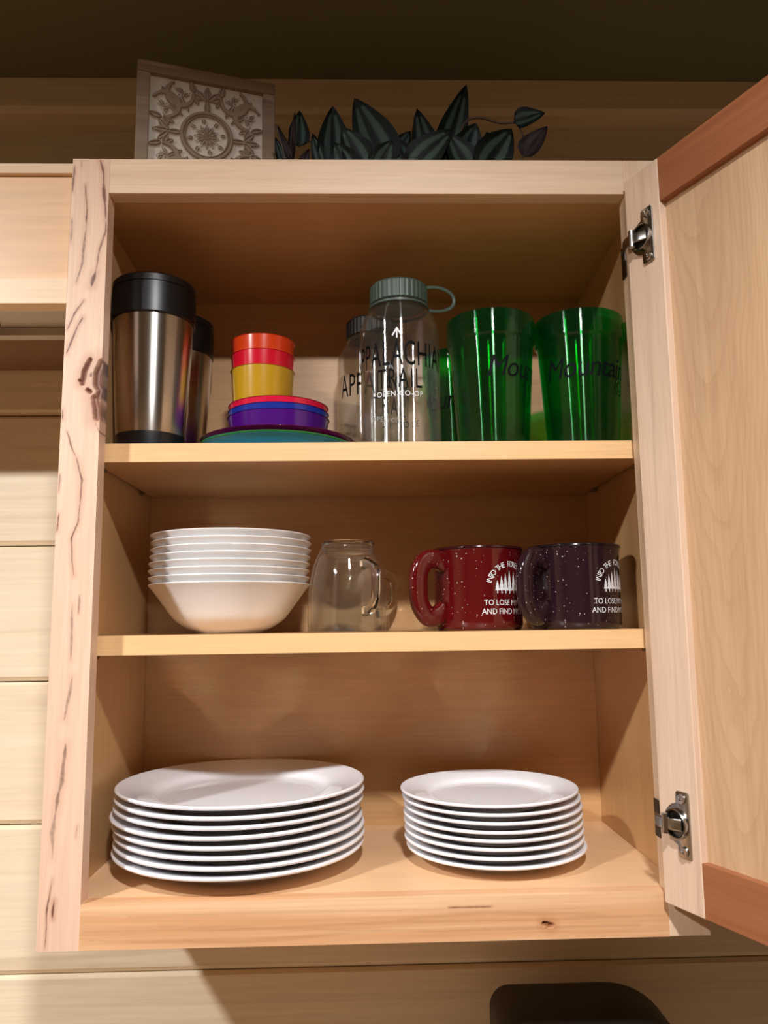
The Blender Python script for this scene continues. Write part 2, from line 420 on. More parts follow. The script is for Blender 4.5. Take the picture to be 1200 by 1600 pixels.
# ceiling lamps (the light itself is set at the top of the script)
for i, ((lx, ly), pw) in enumerate(LAMPS):
    t = tag(empty('ceiling_light', (lx, ly, CEIL_Z)), ['round flush ceiling downlight over the left of the kitchen', 'round flush ceiling downlight in front of the open cabinet'][i], 'ceiling light', 'ceiling downlights')
    obj('trim_ring', lathe([(.052, 0), (.078, 0), (.078, -.003), (.070, -.008), (.055, -.0085), (.052, -.007)], 48, closed=True), M['porcelain'], t, 40)
    lens, nt, b = nodes('lit_lens'); b.inputs['Base Color'].default_value = (.9, .9, .9, 1)
    b.inputs['Emission Color'].default_value = LAMP_COL+(1,); b.inputs['Emission Strength'].default_value = 8
    obj('lens', lathe([(0, -.0005), (.0519, -.0005), (.0519, -.005), (0, -.0055)], 48), lens, t, 40)

# ------------------------------------------------------------------ the open cabinet
W, H, SW, RW = .61, .7653, .0378, .0382
XI, DB, ZF, HC = .286, .26, .0387, .7183
T = .019; h = W/2
SH1, SH2, YS = .4705, .2776, .0285
cab = tag(empty('wall_cabinet', (0, 0, 0)), 'open pale hickory wall cabinet with two shelves of dishes', 'cabinet')
for s in (-1, 1):
    obj('side_panel', box(min(s*XI, s*h*.9995), max(s*XI, s*h*.9995), T+.0004, WALL_Y-.001, .001, H-.001), M['maple'], cab)
obj('top_panel', prism([(T+.0004, H-.001), (T+.0004, H-RW+.0002), (DB-.0003, HC), (DB-.0003, H-.001)], -XI+.0003, XI-.0003, lambda a, b, q: (q, a, b)), M['maple_x'], cab)
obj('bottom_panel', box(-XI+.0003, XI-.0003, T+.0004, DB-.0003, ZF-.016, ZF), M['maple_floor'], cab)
obj('back_panel', box(-XI+.0003, XI-.0003, DB, DB+.006, .005, H-.004), M['maple_x'], cab)

def marked_board(name, x0, x1, z0, z1, nx, nz, strokes, mat, holes=0):
    """board 19 mm thick whose front face is a fine grid carrying the wood's own streaks and worm holes"""
    xs = np.linspace(x0, x1, nx); zs = np.linspace(z0, z1, nz)
    X, Z = np.meshgrid(xs, zs); dark = np.zeros_like(X); tint = np.zeros_like(X); dep = np.zeros_like(X)
    rs = np.random.RandomState(3)
    jx = np.interp(Z.ravel()*1.0, np.linspace(z0, z1, 300), np.convolve(rs.randn(300), np.ones(5)/5, 'same')*.0005).reshape(Z.shape)
    for pts, wpx, amt, kind in strokes:
        P = [at(px, py, 0) for px, py in pts]; wm = wpx*.0006
        dmin = np.full_like(X, 9.0); wv = np.interp(Z.ravel(), np.linspace(z0, z1, 90), .35+1.2*rs.rand(90)).reshape(Z.shape)
        tl = np.zeros_like(X); ns = len(P)-1
        for si, (a, b_) in enumerate(zip(P, P[1:])):
            ax, az, bx, bz = a.x, a.z, b_.x, b_.z
            l2 = (bx-ax)**2+(bz-az)**2+1e-12
            t_ = np.clip(((X-ax)*(bx-ax)+(Z-az)*(bz-az))/l2, 0, 1)
            dd = np.hypot(X+jx-(ax+t_*(bx-ax)), Z-(az+t_*(bz-az))); tl = np.where(dd < dmin, (si+t_)/ns, tl); dmin = np.minimum(dmin, dd)
        tap = np.sqrt(np.clip(4*tl*(1-tl), .04, 1)) if kind != 'hole' else np.sqrt(np.clip(6*tl*(1-tl), .5, 1))
        k = np.clip(1.6-dmin/(wm*.5*tap*(wv if kind != 'hole' else 1.15)), 0, 1)*min(1, amt*1.35)
        k *= .75+.5*np.interp((Z.ravel()+X.ravel()*.3), np.linspace(z0-.2, z1+.2, 500), rs.rand(500)).reshape(Z.shape) if kind != 'hole' else 1
        halo = np.clip(1.2-dmin/(wm*2.2), 0, 1)*amt*.55
        dark = np.maximum(dark, np.clip(k, 0, 1)); tint = np.maximum(tint, halo)
        if kind == 'hole': dep = np.maximum(dep, np.clip(1.3-dmin/(wm*.5), 0, 1)*.0035)
    edge = (np.minimum(X-x0, x1-X) < 1e-6) | (np.minimum(Z-z0, z1-Z) < 1e-6)
    Yv = dep.copy()
    V = np.stack([X, Yv, Z], -1).reshape(-1, 3); idx = np.arange(nx*nz).reshape(nz, nx)
    F = [(int(idx[j, i]), int(idx[j, i+1]), int(idx[j+1, i+1]), int(idx[j+1, i])) for j in range(nz-1) for i in range(nx-1)]
    V = [tuple(v) for v in V]; n0 = len(V)
    per = [int(idx[0, i]) for i in range(nx)]+[int(idx[j, nx-1]) for j in range(1, nz)]+[int(idx[nz-1, i]) for i in range(nx-2, -1, -1)]+[int(idx[j, 0]) for j in range(nz-2, 0, -1)]
    for q in per: V.append((V[q][0], T, V[q][2]))
    m = len(per)
    for i in range(m):
        F.append((per[(i+1) % m], per[i], n0+i, n0+(i+1) % m))
    F.append(tuple(n0+i for i in range(m)))
    o = obj(name, (V, F), mat, cab)
    dk = np.concatenate([dark.ravel(), np.array([dark.ravel()[q] for q in per])]); tn = np.concatenate([tint.ravel(), np.zeros(m)])
    set_marks(o, dk, tn)
    return o

stile_marks = [
    ([(134, 288), (136, 330), (135, 350)], 2.5, .6, ''), ([(135, 350), (129, 408), (120, 442)], 3, .45, ''),
    ([(157, 249), (162, 275), (164, 320), (166, 345)], 3.5, .75, ''), ([(166, 345), (165, 362), (156, 390), (150, 420), (144, 450)], 2.5, .6, ''),
    ([(149, 425), (144, 447)], 5, .7, ''),
    ([(131, 469), (117, 490), (105, 515)], 2.5, .75, ''), ([(130, 496), (120, 512), (115, 525), (104, 552)], 3.5, .75, ''),
    ([(141, 562), (132, 580), (129, 599)], 7, 1, 'hole'), ([(124.5, 594), (126, 595)], 4, 1, 'hole'), ([(137, 609), (141, 612)], 6, 1, 'hole'),
    ([(160, 566), (153, 584), (153, 600), (158, 610)], 12, .78, 'hole'), ([(148, 622), (152, 638), (151, 652)], 11, 1, 'hole'), ([(158, 606), (153, 622)], 9, .72, 'hole'), ([(143, 582), (142, 589)], 4, .7, ''),
    ([(104, 674), (111, 695), (119, 716)], 1.6, .75, ''), ([(119, 716), (128, 750), (125, 787)], 4, .6, ''), ([(125, 787), (122, 816), (112, 840), (112, 875), (116, 900)], 3, .6, ''),
    ([(113, 944), (111, 1031)], 3, .3, ''), ([(92, 803), (89, 831)], 2.5, .65, ''), ([(94, 740), (92, 770)], 2, .4, ''), ([(124, 930), (123, 960)], 2, .35, ''),
    ([(113, 1057), (100, 1126)], 4, .3, ''), ([(103, 1163), (96, 1222), (86, 1270)], 5, .42, ''), ([(86, 1270), (81, 1304), (82, 1342)], 4, .3, ''),
    ([(82, 1373), (74, 1414), (70, 1483)], 2, .55, ''), ([(84, 1407), (82, 1435)], 3, .8, ''), ([(98, 640), (97, 655)], 3, .6, ''), ([(116, 260), (114, 300)], 2.5, .5, ''),
    ([(120, 1290), (118, 1310)], 2, .35, ''), ([(148, 660), (157, 680)], 1.2, .6, ''), ([(113, 340), (111, 380)], 3, .3, ''), ([(128, 250), (127, 262)], 2, .2, '')]
marked_board('stile', -h, -h+SW, 0, H, 84, 900, stile_marks, M['hickory_stile'])
obj('stile', box(h-SW, h, 0, T, 0, H, .0006), M['hickory_z'], cab)
obj('rail', box(-h+SW, h-SW, 0, T, H-RW, H, .0006), M['hickory_x'], cab)
rail_marks = [([(850, 1443), (862, 1446)], 6, .95, 'hole'), ([(130, 1456), (400, 1452), (640, 1440), (830, 1437), (1040, 1430)], 3, .10, ''),
              ([(125, 1470), (380, 1472), (560, 1456)], 7, .12, ''), ([(600, 1440), (760, 1425), (1000, 1432)], 6, .10, ''), ([(700, 1418), (770, 1417)], 1.5, .5, ''),
              ([(200, 1432), (500, 1425), (800, 1420)], 4, .1, ''), ([(250, 1448), (700, 1455), (1000, 1445)], 4, .1, '')]
marked_board('rail', -h+SW, h-SW, 0, ZF-.0002, 420, 30, rail_marks, M['hickory_rail'])

# shelves: board with a banded front edge
for z in (SH1, SH2):
    sh = obj('shelf', box(-.281, .281, YS+.0008, DB-.004, z-T, z), M['maple_x'], cab)
    obj('edge_band', box(-.281, .281, YS, YS+.0007, z-T, z), M['shelf_edge'], sh)
# shelf pegs
for z in (SH1, SH2):
    for sx in (-1, 1):
        for yy in (.06, .21):
            pin = box(min(sx*.2855, sx*.279), max(sx*.2855, sx*.279), yy-.004, yy+.004, z-T-.0045, z-T-.0002, .001)
            obj('shelf_peg', pin, M['chrome'], cab)

# the open door
DX, DY, DT, DZB, DZT, DWS, DWR, DWT, DTL = .2634, -.0085, .3935, .0326, .7343, .0468, .0457, .0451, .006
eu = Vector((math.sin(DT), -math.cos(DT), 0)); et = Vector((math.cos(DT), math.sin(DT), 0)); ez = Vector((DTL, 0, 1)).normalized()
DW = .53
dm = Matrix(((eu.x, et.x, ez.x, DX+DTL*(DZB-.38)), (eu.y, et.y, ez.y, DY), (eu.z, et.z, ez.z, DZB), (0, 0, 0, 1)))
DH = DZT-DZB
door = obj('door', box(DWS-.006, DW-DWS+.006, .0075, .0135, DWR-.006, DH-DWT+.006), M['door_panel'], cab)
door.matrix_local = dm
door['label'] = 'cabinet door swung open, tan panel in pale stiles and red-brown rails'
obj('stile', box(0, DWS, 0, .019, 0, DH, .0008), M['door_stile'], door)
obj('stile', box(DW-DWS, DW, 0, .019, 0, DH, .0008), M['door_stile'], door)
obj('rail', box(DWS+.0001, DW-DWS-.0001, .0002, .0188, 0, DWR, .0006), M['door_rail'], door)
obj('rail', box(DWS+.0001, DW-DWS-.0001, .0002, .0188, DH-DWT, DH, .0006), M['door_rail'], door)

def hinge(zc):
    # cup plate with two screw tabs (door frame coordinates: u across, t into the door, z up)
    F = lambda a, b, d: (a, -d, zc+b)
    arc = [(.0345-.0005-.021*0, 0)]
    poly = [(.036, .0285), (.0245, .0285), (.0225, .0265), (.0225, .0170)]
    for k in range(0, 11):
        a = PI*(.5+k/10)   # left half of the round cup flange
        poly.append((.0255+.0185*math.cos(a)*1.0, .0178*math.sin(a)))
    poly += [(.0225, -.0170), (.0225, -.0265), (.0245, -.0285), (.036, -.0285), (.0375, -.027), (.0375, .027)]
    hp = obj('hinge', prism(poly, -.0002, .0022, F, bev=.0006), M['chrome'], door, 40)
    # dark cup well, raised rim and knuckle arm
    ring = lathe([(.0128, 0), (.0150, 0), (.0150, .0036), (.0140, .0042), (.0128, .0036)], 40, closed=True)
    for v in ring.verts: v.co = Vector((.0235+v.co.x*.88, -.0021-v.co.z, zc+v.co.y*.88))
    obj('hinge_cup', ring, M['chrome'], door, 40)
    well = lathe([(0, .0003), (.0126, .0003), (.0126, .0008), (0, .0008)], 32)
    for v in well.verts: v.co = Vector((.0235+v.co.x*.88, -.0022-v.co.z, zc+v.co.y*.88))
    obj('hinge_well', well, M['dark_steel'], door, 40)
    arm = sweep(spline([Vector((.030, -.0035, zc)), Vector((.022, -.0075, zc)), Vector((.012, -.0090, zc)), Vector((.003, -.0065, zc)), Vector((-.002, -.0030, zc))], 6), .0052, .0016, n=16, up=Vector((0, 1, 0)), power=5)
    obj('hinge_arm', arm, M['chrome'], door, 40)
    barrel = sweep([Vector((.0165, -.0095, zc-.0085)), Vector((.0165, -.0095, zc+.0085))], .0032, n=16, up=Vector((0, 1, 0)))
    obj('hinge_barrel', barrel, M['chrome'], door, 40)
    for sgn in (1, -1):
        sc = lathe([(0, .0012), (.0012, .0013), (.0016, .0024), (.0040, .0022), (.0044, .0012), (.0044, 0), (0, 0)], 24)
        for v in sc.verts: v.co = Vector((.0308+v.co.x, -.0022-v.co.z, zc+sgn*.0225+v.co.y))
        obj('screw', sc, M['chrome'], door, 30)
for zc in (.106-DZB, .662-DZB):
    hinge(zc)
    # mounting plate screwed to the inner edge of the cabinet stile
    zz = zc+DZB
    pl = box(h-SW-.0016, h-SW-.0001, .006, .0178, zz-.022, zz+.012, .0005)
    obj('hinge_plate', pl, M['dark_steel'], cab)

# ------------------------------------------------------------------ neighbouring short cabinet on the left
VX0, VX1, VZ0, VZ1 = -1.05, -h-.0006, .612, .7655
va = tag(empty('bridge_cabinet', ((VX0+VX1)/2, .01, VZ0)), 'short tan wood cabinet bridging the wall at the left edge', 'cabinet')
VO = Vector(va.location)
def vp(name, x0, x1, y0, y1, z0, z1, mat, bev=.0006):
    b_ = box(x0, x1, y0, y1, z0, z1, bev)
    for v in b_.verts: v.co -= VO
    return obj(name, b_, mat, va)
vp('front_panel', VX0, VX1, .0140, .026, .640, VZ1-.002, M['valance'])
vp('top_rail', VX0, VX1, .0085, .0139, VZ1-.011, VZ1, M['valance_trim'])
vp('bottom_rail', VX0, VX1, .0085, .027, VZ0, .6398, M['valance_trim'])
vp('top_panel', VX0, VX1, .0262, WALL_Y-.001, VZ1-.016, VZ1-.002, M['maple_x'])
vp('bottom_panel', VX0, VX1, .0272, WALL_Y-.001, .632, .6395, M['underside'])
vp('side_panel', VX0, VX0+.016, .0272, WALL_Y-.001, VZ0, .6315, M['maple'])
lf = tag(empty('under_cabinet_light', (-.66, .075, .606)), 'slim grey metal light bar under the short left cabinet', 'light fixture')
b_ = box(-.33, .352, -.034, .028, .012, .0258, .002); obj('housing', b_, M['alu'], lf)
b_ = box(-.25, .255, -.024, .002, .0085, .0119, .001); obj('diffuser', b_, M['dark_steel'], lf)
b_ = box(-.32, .345, .012, .026, .002, .0119, .001); obj('lip', b_, M['alu'], lf)

# ------------------------------------------------------------------ worktop, base unit and the black coffee maker below the frame
WT = -.457
wk = struct('worktop', box(RX0+.001, RX1-.001, -.35, WALL_Y-.002, WT-.038, WT, .004), M['worktop'])
bc = tag(empty('base_cabinet', (0, -.03, FLOOR_Z)), 'pale hickory base cabinet under the worktop', 'cabinet')
bz = FLOOR_Z
obj('body', box(-1.2, 1.2, -.29, .30, .0, WT-.039-bz), M['hickory_z'], bc)
for i in range(4):
    x0 = -1.19+i*.598
    d_ = obj('door', box(x0, x0+.58, -.3105, -.2905, .11, .85, .002), M['hickory_z'], bc)
    hd = sweep(spline([Vector((x0+.54, -.311, .72)), Vector((x0+.54, -.335, .73)), Vector((x0+.54, -.335, .81)), Vector((x0+.54, -.311, .82))], 6), .004, n=10, up=Vector((1, 0, 0)))
    obj('handle', hd, M['chrome'], d_, 60)

cm = tag(empty('coffee_maker', (.222, .105, WT)), 'black rounded coffee maker top below the cabinet', 'coffee maker')
def rpoly(x0, x1, z0, z1, rl, rr, kx=1.0):
    p = [(x0, z0), (x1, z0)]
    for k in range(13):
        a = k/12*PI/2; p.append((x1-rr*kx+rr*kx*math.cos(a), z1-rr+rr*math.sin(a)))
    for k in range(9):
        a = PI/2+k/8*PI/2; p.append((x0+rl+rl*math.cos(a), z1-rl+rl*math.sin(a)))
    return p
HT = -.122-WT
G = lambda a, b, hh: (a, hh, b)
obj('housing', prism(rpoly(-.093, .114, .26, HT, .022, .07, 1.1), -.055, .10, G, bev=.006), M['black_satin'], cm, 40)
obj('column', prism(rpoly(-.088, .100, .0325, .2595, .001, .001), .055, .099, G, bev=.004), M['black_satin'], cm, 40)
obj('base', prism(rpoly(-.091, .103, 0, .032, .006, .006), -.09, .10, G, bev=.003), M['black_satin'], cm, 40)
cf = obj('carafe', lathe([(0, .034), (.055, .034), (.068, .05), (.072, .09), (.060, .14), (.045, .165), (.05, .18), (.046, .18), (.041, .165), (.056, .138), (.068, .09), (.064, .052), (.052, .038), (0, .038)], 40), M['glass'], cm, 40)
cf.location = (.005, -.02, 0)
obj('carafe_handle', sweep(spline([Vector((0, -.055, .15)), Vector((0, -.10, .15)), Vector((0, -.105, .08)), Vector((0, -.072, .06))], 8), .008, n=10, up=Vector((1, 0, 0))), M['black_satin'], cf, 60)

# ------------------------------------------------------------------ carved panel on top of the cabinet
def carved_panel():
    pw, ph, th = .158, .1655, .020
    t = empty('carved_panel', (0, 0, 0))
    a = Vector((-.2605, .058)); b_ = Vector((-.1085, .101)); ang = math.atan2(b_.y-a.y, b_.x-a.x)
    mid = (a+b_)/2
    t.location = (mid.x, mid.y, H+.0005); t.rotation_euler = (math.radians(-2.0), 0, ang)
    tag(t, 'square carved wooden panel with whitewashed medallion on top of the cabinet', 'wall decor')
    fr = .0145  # frame
    def bar(x0, x1, z0, z1, nm='frame_bar'): return obj(nm, box(x0, x1, 0, th, z0, z1, .0015), M['carving_frame'], t)
    bar(-pw/2, pw/2, 0, fr); bar(-pw/2, pw/2, ph-fr, ph); bar(-pw/2, -pw/2+fr, fr+.0002, ph-fr-.0002); bar(pw/2-fr, pw/2, fr+.0002, ph-fr-.0002)
    n = 300; u = np.linspace(-1, 1, n); U_, V_ = np.meshgrid(u, u)
    hgt = np.zeros_like(U_)
    def smooth(d, e=.035): return np.clip(.5-d/e, 0, 1)   # d<0 inside
    def add(m): 
        nonlocal hgt; hgt = np.maximum(hgt, m)
    def ell(cx, cy, a_, b2, ang_, amt=1.0, vein=True):
        if math.hypot(cx, cy) > .5: a_ *= 1.05; b2 *= 1.15
        c_, s_ = math.cos(ang_), math.sin(ang_); x = (U_-cx)*c_+(V_-cy)*s_; y = -(U_-cx)*s_+(V_-cy)*c_
        w_ = b2*np.clip(1-(x/a_)**2, 0, None)**.7*(1-.25*x/a_)
        d = np.where(np.abs(x) < a_, np.abs(y)-w_, .2); m = smooth(d)*amt
        if vein: m = m*(1-.65*np.exp(-(y/.014)**2)*(np.abs(x) < a_*.8))
        add(m)
    def ring(cx, cy, R_, w_, a0=None, a1=None, taper=False):
        r_ = np.hypot(U_-cx, V_-cy); ww = w_
        if a0 is not None:
            th_ = (np.arctan2(V_-cy, U_-cx)-a0) % (2*PI); span = (a1-a0) % (2*PI); q = th_/span
            ww = np.where(th_ < span, w_*(.45+.55*np.sin(np.clip(q, 0, 1)*PI)), -.2)
        add(smooth(np.abs(r_-R_)-ww))
    ring(0, 0, .43, .035); ring(0, 0, .375, .016)
    rr = np.hypot(U_, V_); aa = np.arctan2(V_, U_)
    for k in range(12): ell(.135*math.cos(k*PI/6), .135*math.sin(k*PI/6), .085, .034, k*PI/6, 1, True)
    for k in range(12): ell(.055*math.cos((k+.5)*PI/6), .055*math.sin((k+.5)*PI/6), .05, .016, (k+.5)*PI/6, .9, False)
    add(smooth(rr-.03))
    for k in range(8): ell(.295*math.cos(k*PI/4+.2), .295*math.sin(k*PI/4+.2), .055, .034, k*PI/4+.2, 1, True)
    for q in range(4):
        A0 = q*PI/2
        def R2(x, y): return (x*math.cos(A0)-y*math.sin(A0), x*math.sin(A0)+y*math.cos(A0))
        # fleur on the edge centre
        for dx, an, ln in ((0, PI/2, .13), (-.10, PI/2+.75, .12), (.10, PI/2-.75, .12), (-.17, PI/2+1.25, .09), (.17, PI/2-1.25, .09)):
            cx, cy = R2(dx, .80-abs(dx)*.55); ell(cx, cy, ln, .05, an+A0)
        cx, cy = R2(0, .56); ell(cx, cy, .13, .045, PI/2+A0)
        for sx in (-1, 1):
            # C scroll beside the fleur, with a sprig inside
            cx, cy = R2(sx*.47, .72)
            if sx > 0: ring(cx, cy, .225, .058, PI*.95+A0, PI*2.35+A0)
            else: ring(cx, cy, .225, .058, PI*.65+A0, PI*2.05+A0)
            for k in range(4):
                ex, ey = R2(sx*.47+sx*(.04-.05*k), .79-.035*k+.03*(k % 2)); ell(ex, ey, .070, .026, (PI/2-sx*(.9-.6*k))+A0)
            ex, ey = R2(sx*.20, .66); ell(ex, ey, .10, .035, PI/2-sx*.4+A0)
        # corner leaf
        for an, ln, o_ in ((PI/4, .15, .84), (PI/4+.5, .11, .80), (PI/4-.5, .11, .80)):
            cx, cy = R2(o_*math.cos(an)*1.15, o_*math.sin(an)*1.15); ell(cx, cy, ln, .05, an+A0)
        for an in (PI/4+.16, PI/4-.16):
            cx, cy = R2(.70*math.cos(an), .70*math.sin(an)); ell(cx, cy, .17, .035, PI/4+A0+(an-PI/4)*1.5)
    hx, hz = pw/2-fr+.001, ph/2-fr+.001
    V = [(float(U_[j, i])*hx, .0068-.0045*float(hgt[j, i]), ph/2+float(V_[j, i])*hz) for j in range(n) for i in range(n)]
    F = [(j*n+i, j*n+i+1, (j+1)*n+i+1, (j+1)*n+i) for j in range(n-1) for i in range(n-1)]
    # close the slab behind
    k0 = len(V)
    V += [(-hx, .016, ph/2-hz), (hx, .016, ph/2-hz), (hx, .016, ph/2+hz), (-hx, .016, ph/2+hz)]
    F.append((k0+3, k0+2, k0+1, k0))
    o = obj('carving', (V, F), M['carving'], t, 180)
    set_marks(o, np.concatenate([np.clip(hgt.ravel(), 0, 1)*.9+.05, np.zeros(4)]))
carved_panel()

# ------------------------------------------------------------------ trailing artificial plant
def leaf_mesh(L_, w_, fold, curl, name, mat, parent, M4, seed):
    r_ = random.Random(seed); nu, nv = 12, 8; V = []; F = []; mk = []
    for i in range(nu+1):
        s = i/nu
        wd = w_*.62*(math.sin(PI*min(1, s**.66))**.72)*(1-.30*s) if 0 < s < 1 else .0002
        for j in range(-nv//2, nv//2+1):
            q = j/(nv/2)
            V.append((q*wd, -abs(q)*wd*fold+curl*s*s*L_*.5+.0008*math.sin(6*s+3*q+seed), s*L_))
            mk.append(.95 if (.2 < abs(q) < .6 and .08 < s < .85) else .1)
    c = nv+1
    for i in range(nu):
        for j in range(nv): F.append((i*c+j, i*c+j+1, (i+1)*c+j+1, (i+1)*c+j))
    # thickness
    n0 = len(V); V += [(x, y+.0005, z) for x, y, z in V]; F += [tuple(n0+k for k in reversed(f)) for f in F]
    o = obj(name, (V, F), mat, parent, 180); set_marks(o, np.array(mk+mk)); o.matrix_local = M4
    return o
plant = tag(empty('trailing_plant', (.06, .06, H)), 'dark green artificial vine with striped leaves lying on top of the cabinet', 'plant')
PO = Vector(plant.location)
leafs = [  # base px, tip px, width px, depth base, depth tip, fold, curl, red
    ((452, 262), (461, 172), 12, .075, .07, .3, .1, 1), ((466, 230), (469, 171), 30, .08, .075, .3, .15, 0), ((503, 262), (488, 207), 20, .06, .055, .5, .1, 0),
    ((520, 262), (521, 164), 48, .07, .055, .35, .1, 0), ((606, 262), (554, 149), 62, .06, .05, .25, .12, 0), ((570, 262), (535, 196), 46, .045, .035, .3, .1, 0),
    ((612, 250), (643, 202), 30, .09, .085, .3, .2, 0), ((672, 262), (652, 167), 40, .085, .08, .3, .1, 0), ((690, 262), (724, 139), 46, .08, .085, .35, -.15, 0),
    ((640, 262), (708, 197), 48, .04, .035, .2, .2, 0), ((716, 264), (746, 190), 50, .06, .05, .3, .15, 0), ((752, 268), (803, 197), 56, .045, .05, .25, .15, 0),
    ((803, 190), (851, 172), 30, .06, .05, .2, .3, 0), ((816, 244), (855, 194), 32, .055, .045, .25, .2, 1), ((444, 262), (431, 213), 16, .07, .06, .4, .2, 0),
    ((470, 262), (483, 232), 14, .06, .05, .3, .2, 1), ((545, 268), (522, 222), 40, .04, .032, .3, .1, 0), ((640, 268), (615, 215), 40, .06, .055, .3, .1, 0),
    ((690, 268), (662, 205), 42, .055, .05, .3, .1, 0), ((735, 268), (700, 206), 44, .05, .042, .3, .1, 0), ((775, 268), (760, 205), 40, .07, .065, .3, .1, 0),
    ((812, 200), (822, 172), 14, .065, .07, .3, .2, 0), ((456, 250), (433, 194), 9, .065, .06, .3, .1, 1), ((590, 268), (612, 218), 40, .05, .04, .3, .15, 0)]
for i, (pb, pt, wpx, yb, yt, fo, cu, red) in enumerate(leafs):
    a = at(*pb, yb); b_ = at(*pt, yt)
    if a.z < H+.006: a.z = H+.006
    d = b_-a; L_ = d.length; zax = d.normalized()
    yax = Vector((rnd.uniform(-.35, .35), 1, 0)); xax = yax.cross(zax).normalized(); yax = zax.cross(xax)
    m4 = Matrix(((xax.x, yax.x, zax.x, a.x-PO.x), (xax.y, yax.y, zax.y, a.y-PO.y), (xax.z, yax.z, zax.z, a.z-PO.z), (0, 0, 0, 1)))
    leaf_mesh(L_, wpx*(yb+.7546+.07)/FPX, fo, cu, 'leaf', M['leaf_red'] if red else M['leaf'], plant, m4, i)
def vine(pts, r_):
    P = [at(px, py, y)-PO for px, py, y in pts]
    for q in P: q.z = max(q.z, .004)
    obj('stem', sweep(spline(P, 8), r_, n=8, up=Vector((.1, 1, .2))), M['stem'], plant, 60)
vine([(432, 300, .06), (500, 290, .06), (580, 285, .065), (660, 285, .065), (740, 285, .06), (800, 285, .06)], .0022)
vine([(716, 262, .065), (722, 200, .07), (745, 184, .07), (780, 192, .066), (806, 191, .062)], .0014)
vine([(806, 191, .062), (818, 215, .058), (815, 255, .055)], .0011)
vine([(470, 222, .08), (500, 224, .08), (520, 262, .075)], .0010)
vine([(431, 195, .062), (440, 225, .064), (448, 262, .066)], .0012)
vine([(600, 262, .06), (622, 232, .06), (640, 262, .06)], .0014)

# ------------------------------------------------------------------ TOP SHELF
def travel_mug(loc, rz, label):
    t = tag(empty('travel_mug', loc, rz), label, 'travel mug', 'stainless travel mugs')
    obj('base_cap', lathe([(0, 0), (.033, 0), (.0352, .002), (.0366, .0175), (.0366, .0185), (0, .0185)], 64), M['black_plastic'], t, 35)
    obj('body', lathe([(0, .0187), (.0362, .0187), (.0364, .019), (.0388, .06), (.0412, .105), (.0428, .142), (.0430, .1458), (0, .1458)], 96), M['steel'], t, 35)
    ld = obj('lid', lathe([(0, .1460), (.0438, .1460), (.0450, .1475), (.0454, .165), (.0450, .1795), (.0440, .1800), (.0440, .1812), (.0450, .1818), (.0446, .1885), (.0425, .1908), (.036, .1912), (.034, .188), (0, .1875)], 96), M['black_plastic'], t, 35)
    lab = obj('drink_tab', box(-.009, .009, -.030, -.012, .188, .1925, .0015), M['black_plastic'], ld)
    return t
travel_mug((-.2398, .082, SH1), .3, 'brushed steel travel mug with black lid at the front left of the top shelf')
travel_mug((-.2400, .190, SH1), 1.2, 'steel travel mug with black lid half hidden behind the front travel mug')

KX, KY = -.1065, .135
def shell(prof_out, thick):
    """profile of a thin dish: outer line down-up plus inner line back"""
    inner = [(max(r-thick, 0), z+thick*.9) for r, z in prof_out]
    inner[-1] = (prof_out[-1][0]-thick, prof_out[-1][1])
    return prof_out+list(reversed(inner))
def dish(name, prof, mat, loc, label, cat, group, n=72, tilt=None, foot=None):
    o = obj(name, lathe(prof, n), mat, None, 40, loc)
    if tilt: o.rotation_euler = tilt
    return tag(o, label, cat, group)
pl_prof = shell([(0, .0), (.063, .0), (.069, .002), (.080, .0085), (.0872, .0150), (.0884, .0152)], .0011)
for i, (c, lab) in enumerate((('teal', 'teal plastic plate at the bottom of the colourful stack'), ('lime', 'lime green plastic plate between the teal and the purple plate'), ('violet', 'purple plastic plate on top, under the plastic bowls'))):
    dish('plastic_plate', pl_prof, M[c], (KX-.0015+.001*(i > 1), KY-.002+.001*(i > 1), SH1+.0002+(0, .0025, .0084)[i]), lab, 'plate', 'coloured plastic plates')
zb = SH1+.0002+.0084+.0019
bw_prof = shell([(0, 0), (.0505, 0), (.0525, .002), (.0556, .020), (.0582, .0395), (.0592, .0400)], .0010)
for i, (c, lab) in enumerate((('purple', 'dark purple plastic bowl, lowest of the nested bowls'), ('blue', 'blue plastic bowl nested between the purple and the red bowl'), ('pink', 'crimson red plastic bowl, topmost of the nested bowls'))):
    o = dish('plastic_bowl', bw_prof, M[c], (KX, KY, zb+.0072*i), lab, 'bowl', 'coloured plastic bowls')
    o.scale = (1-.009*i, 1-.009*i, 1)
zc_ = zb+.0072*2+.0014
cup_prof = shell([(0, 0), (.0295, 0), (.0312, .0015), (.0345, .046), (.0368, .0815), (.0377, .0820)], .0011)
for i, (c, lab) in enumerate((('yellow', 'mustard yellow plastic cup, lowest of the nested cups'), ('red', 'red plastic cup nested between the yellow and orange cups'), ('orange', 'orange plastic cup on top of the nested cups'))):
    dish('plastic_cup', cup_prof, M[c], (KX-.0190, KY, zc_+.0180*i), lab, 'cup', 'coloured plastic cups')

def wrap(bm, R_, ang0, z0, rz=0):
    """wrap flat lettering (x,y) on a cylinder of radius R_ (number or f(z)); ang0 = angle of the centre"""
    for v in bm.verts:
        z = z0+v.co.y; r_ = R_(z) if callable(R_) else R_
        a = ang0+v.co.x/r_
        v.co = Vector((r_*math.cos(a), r_*math.sin(a), z))
    return bm

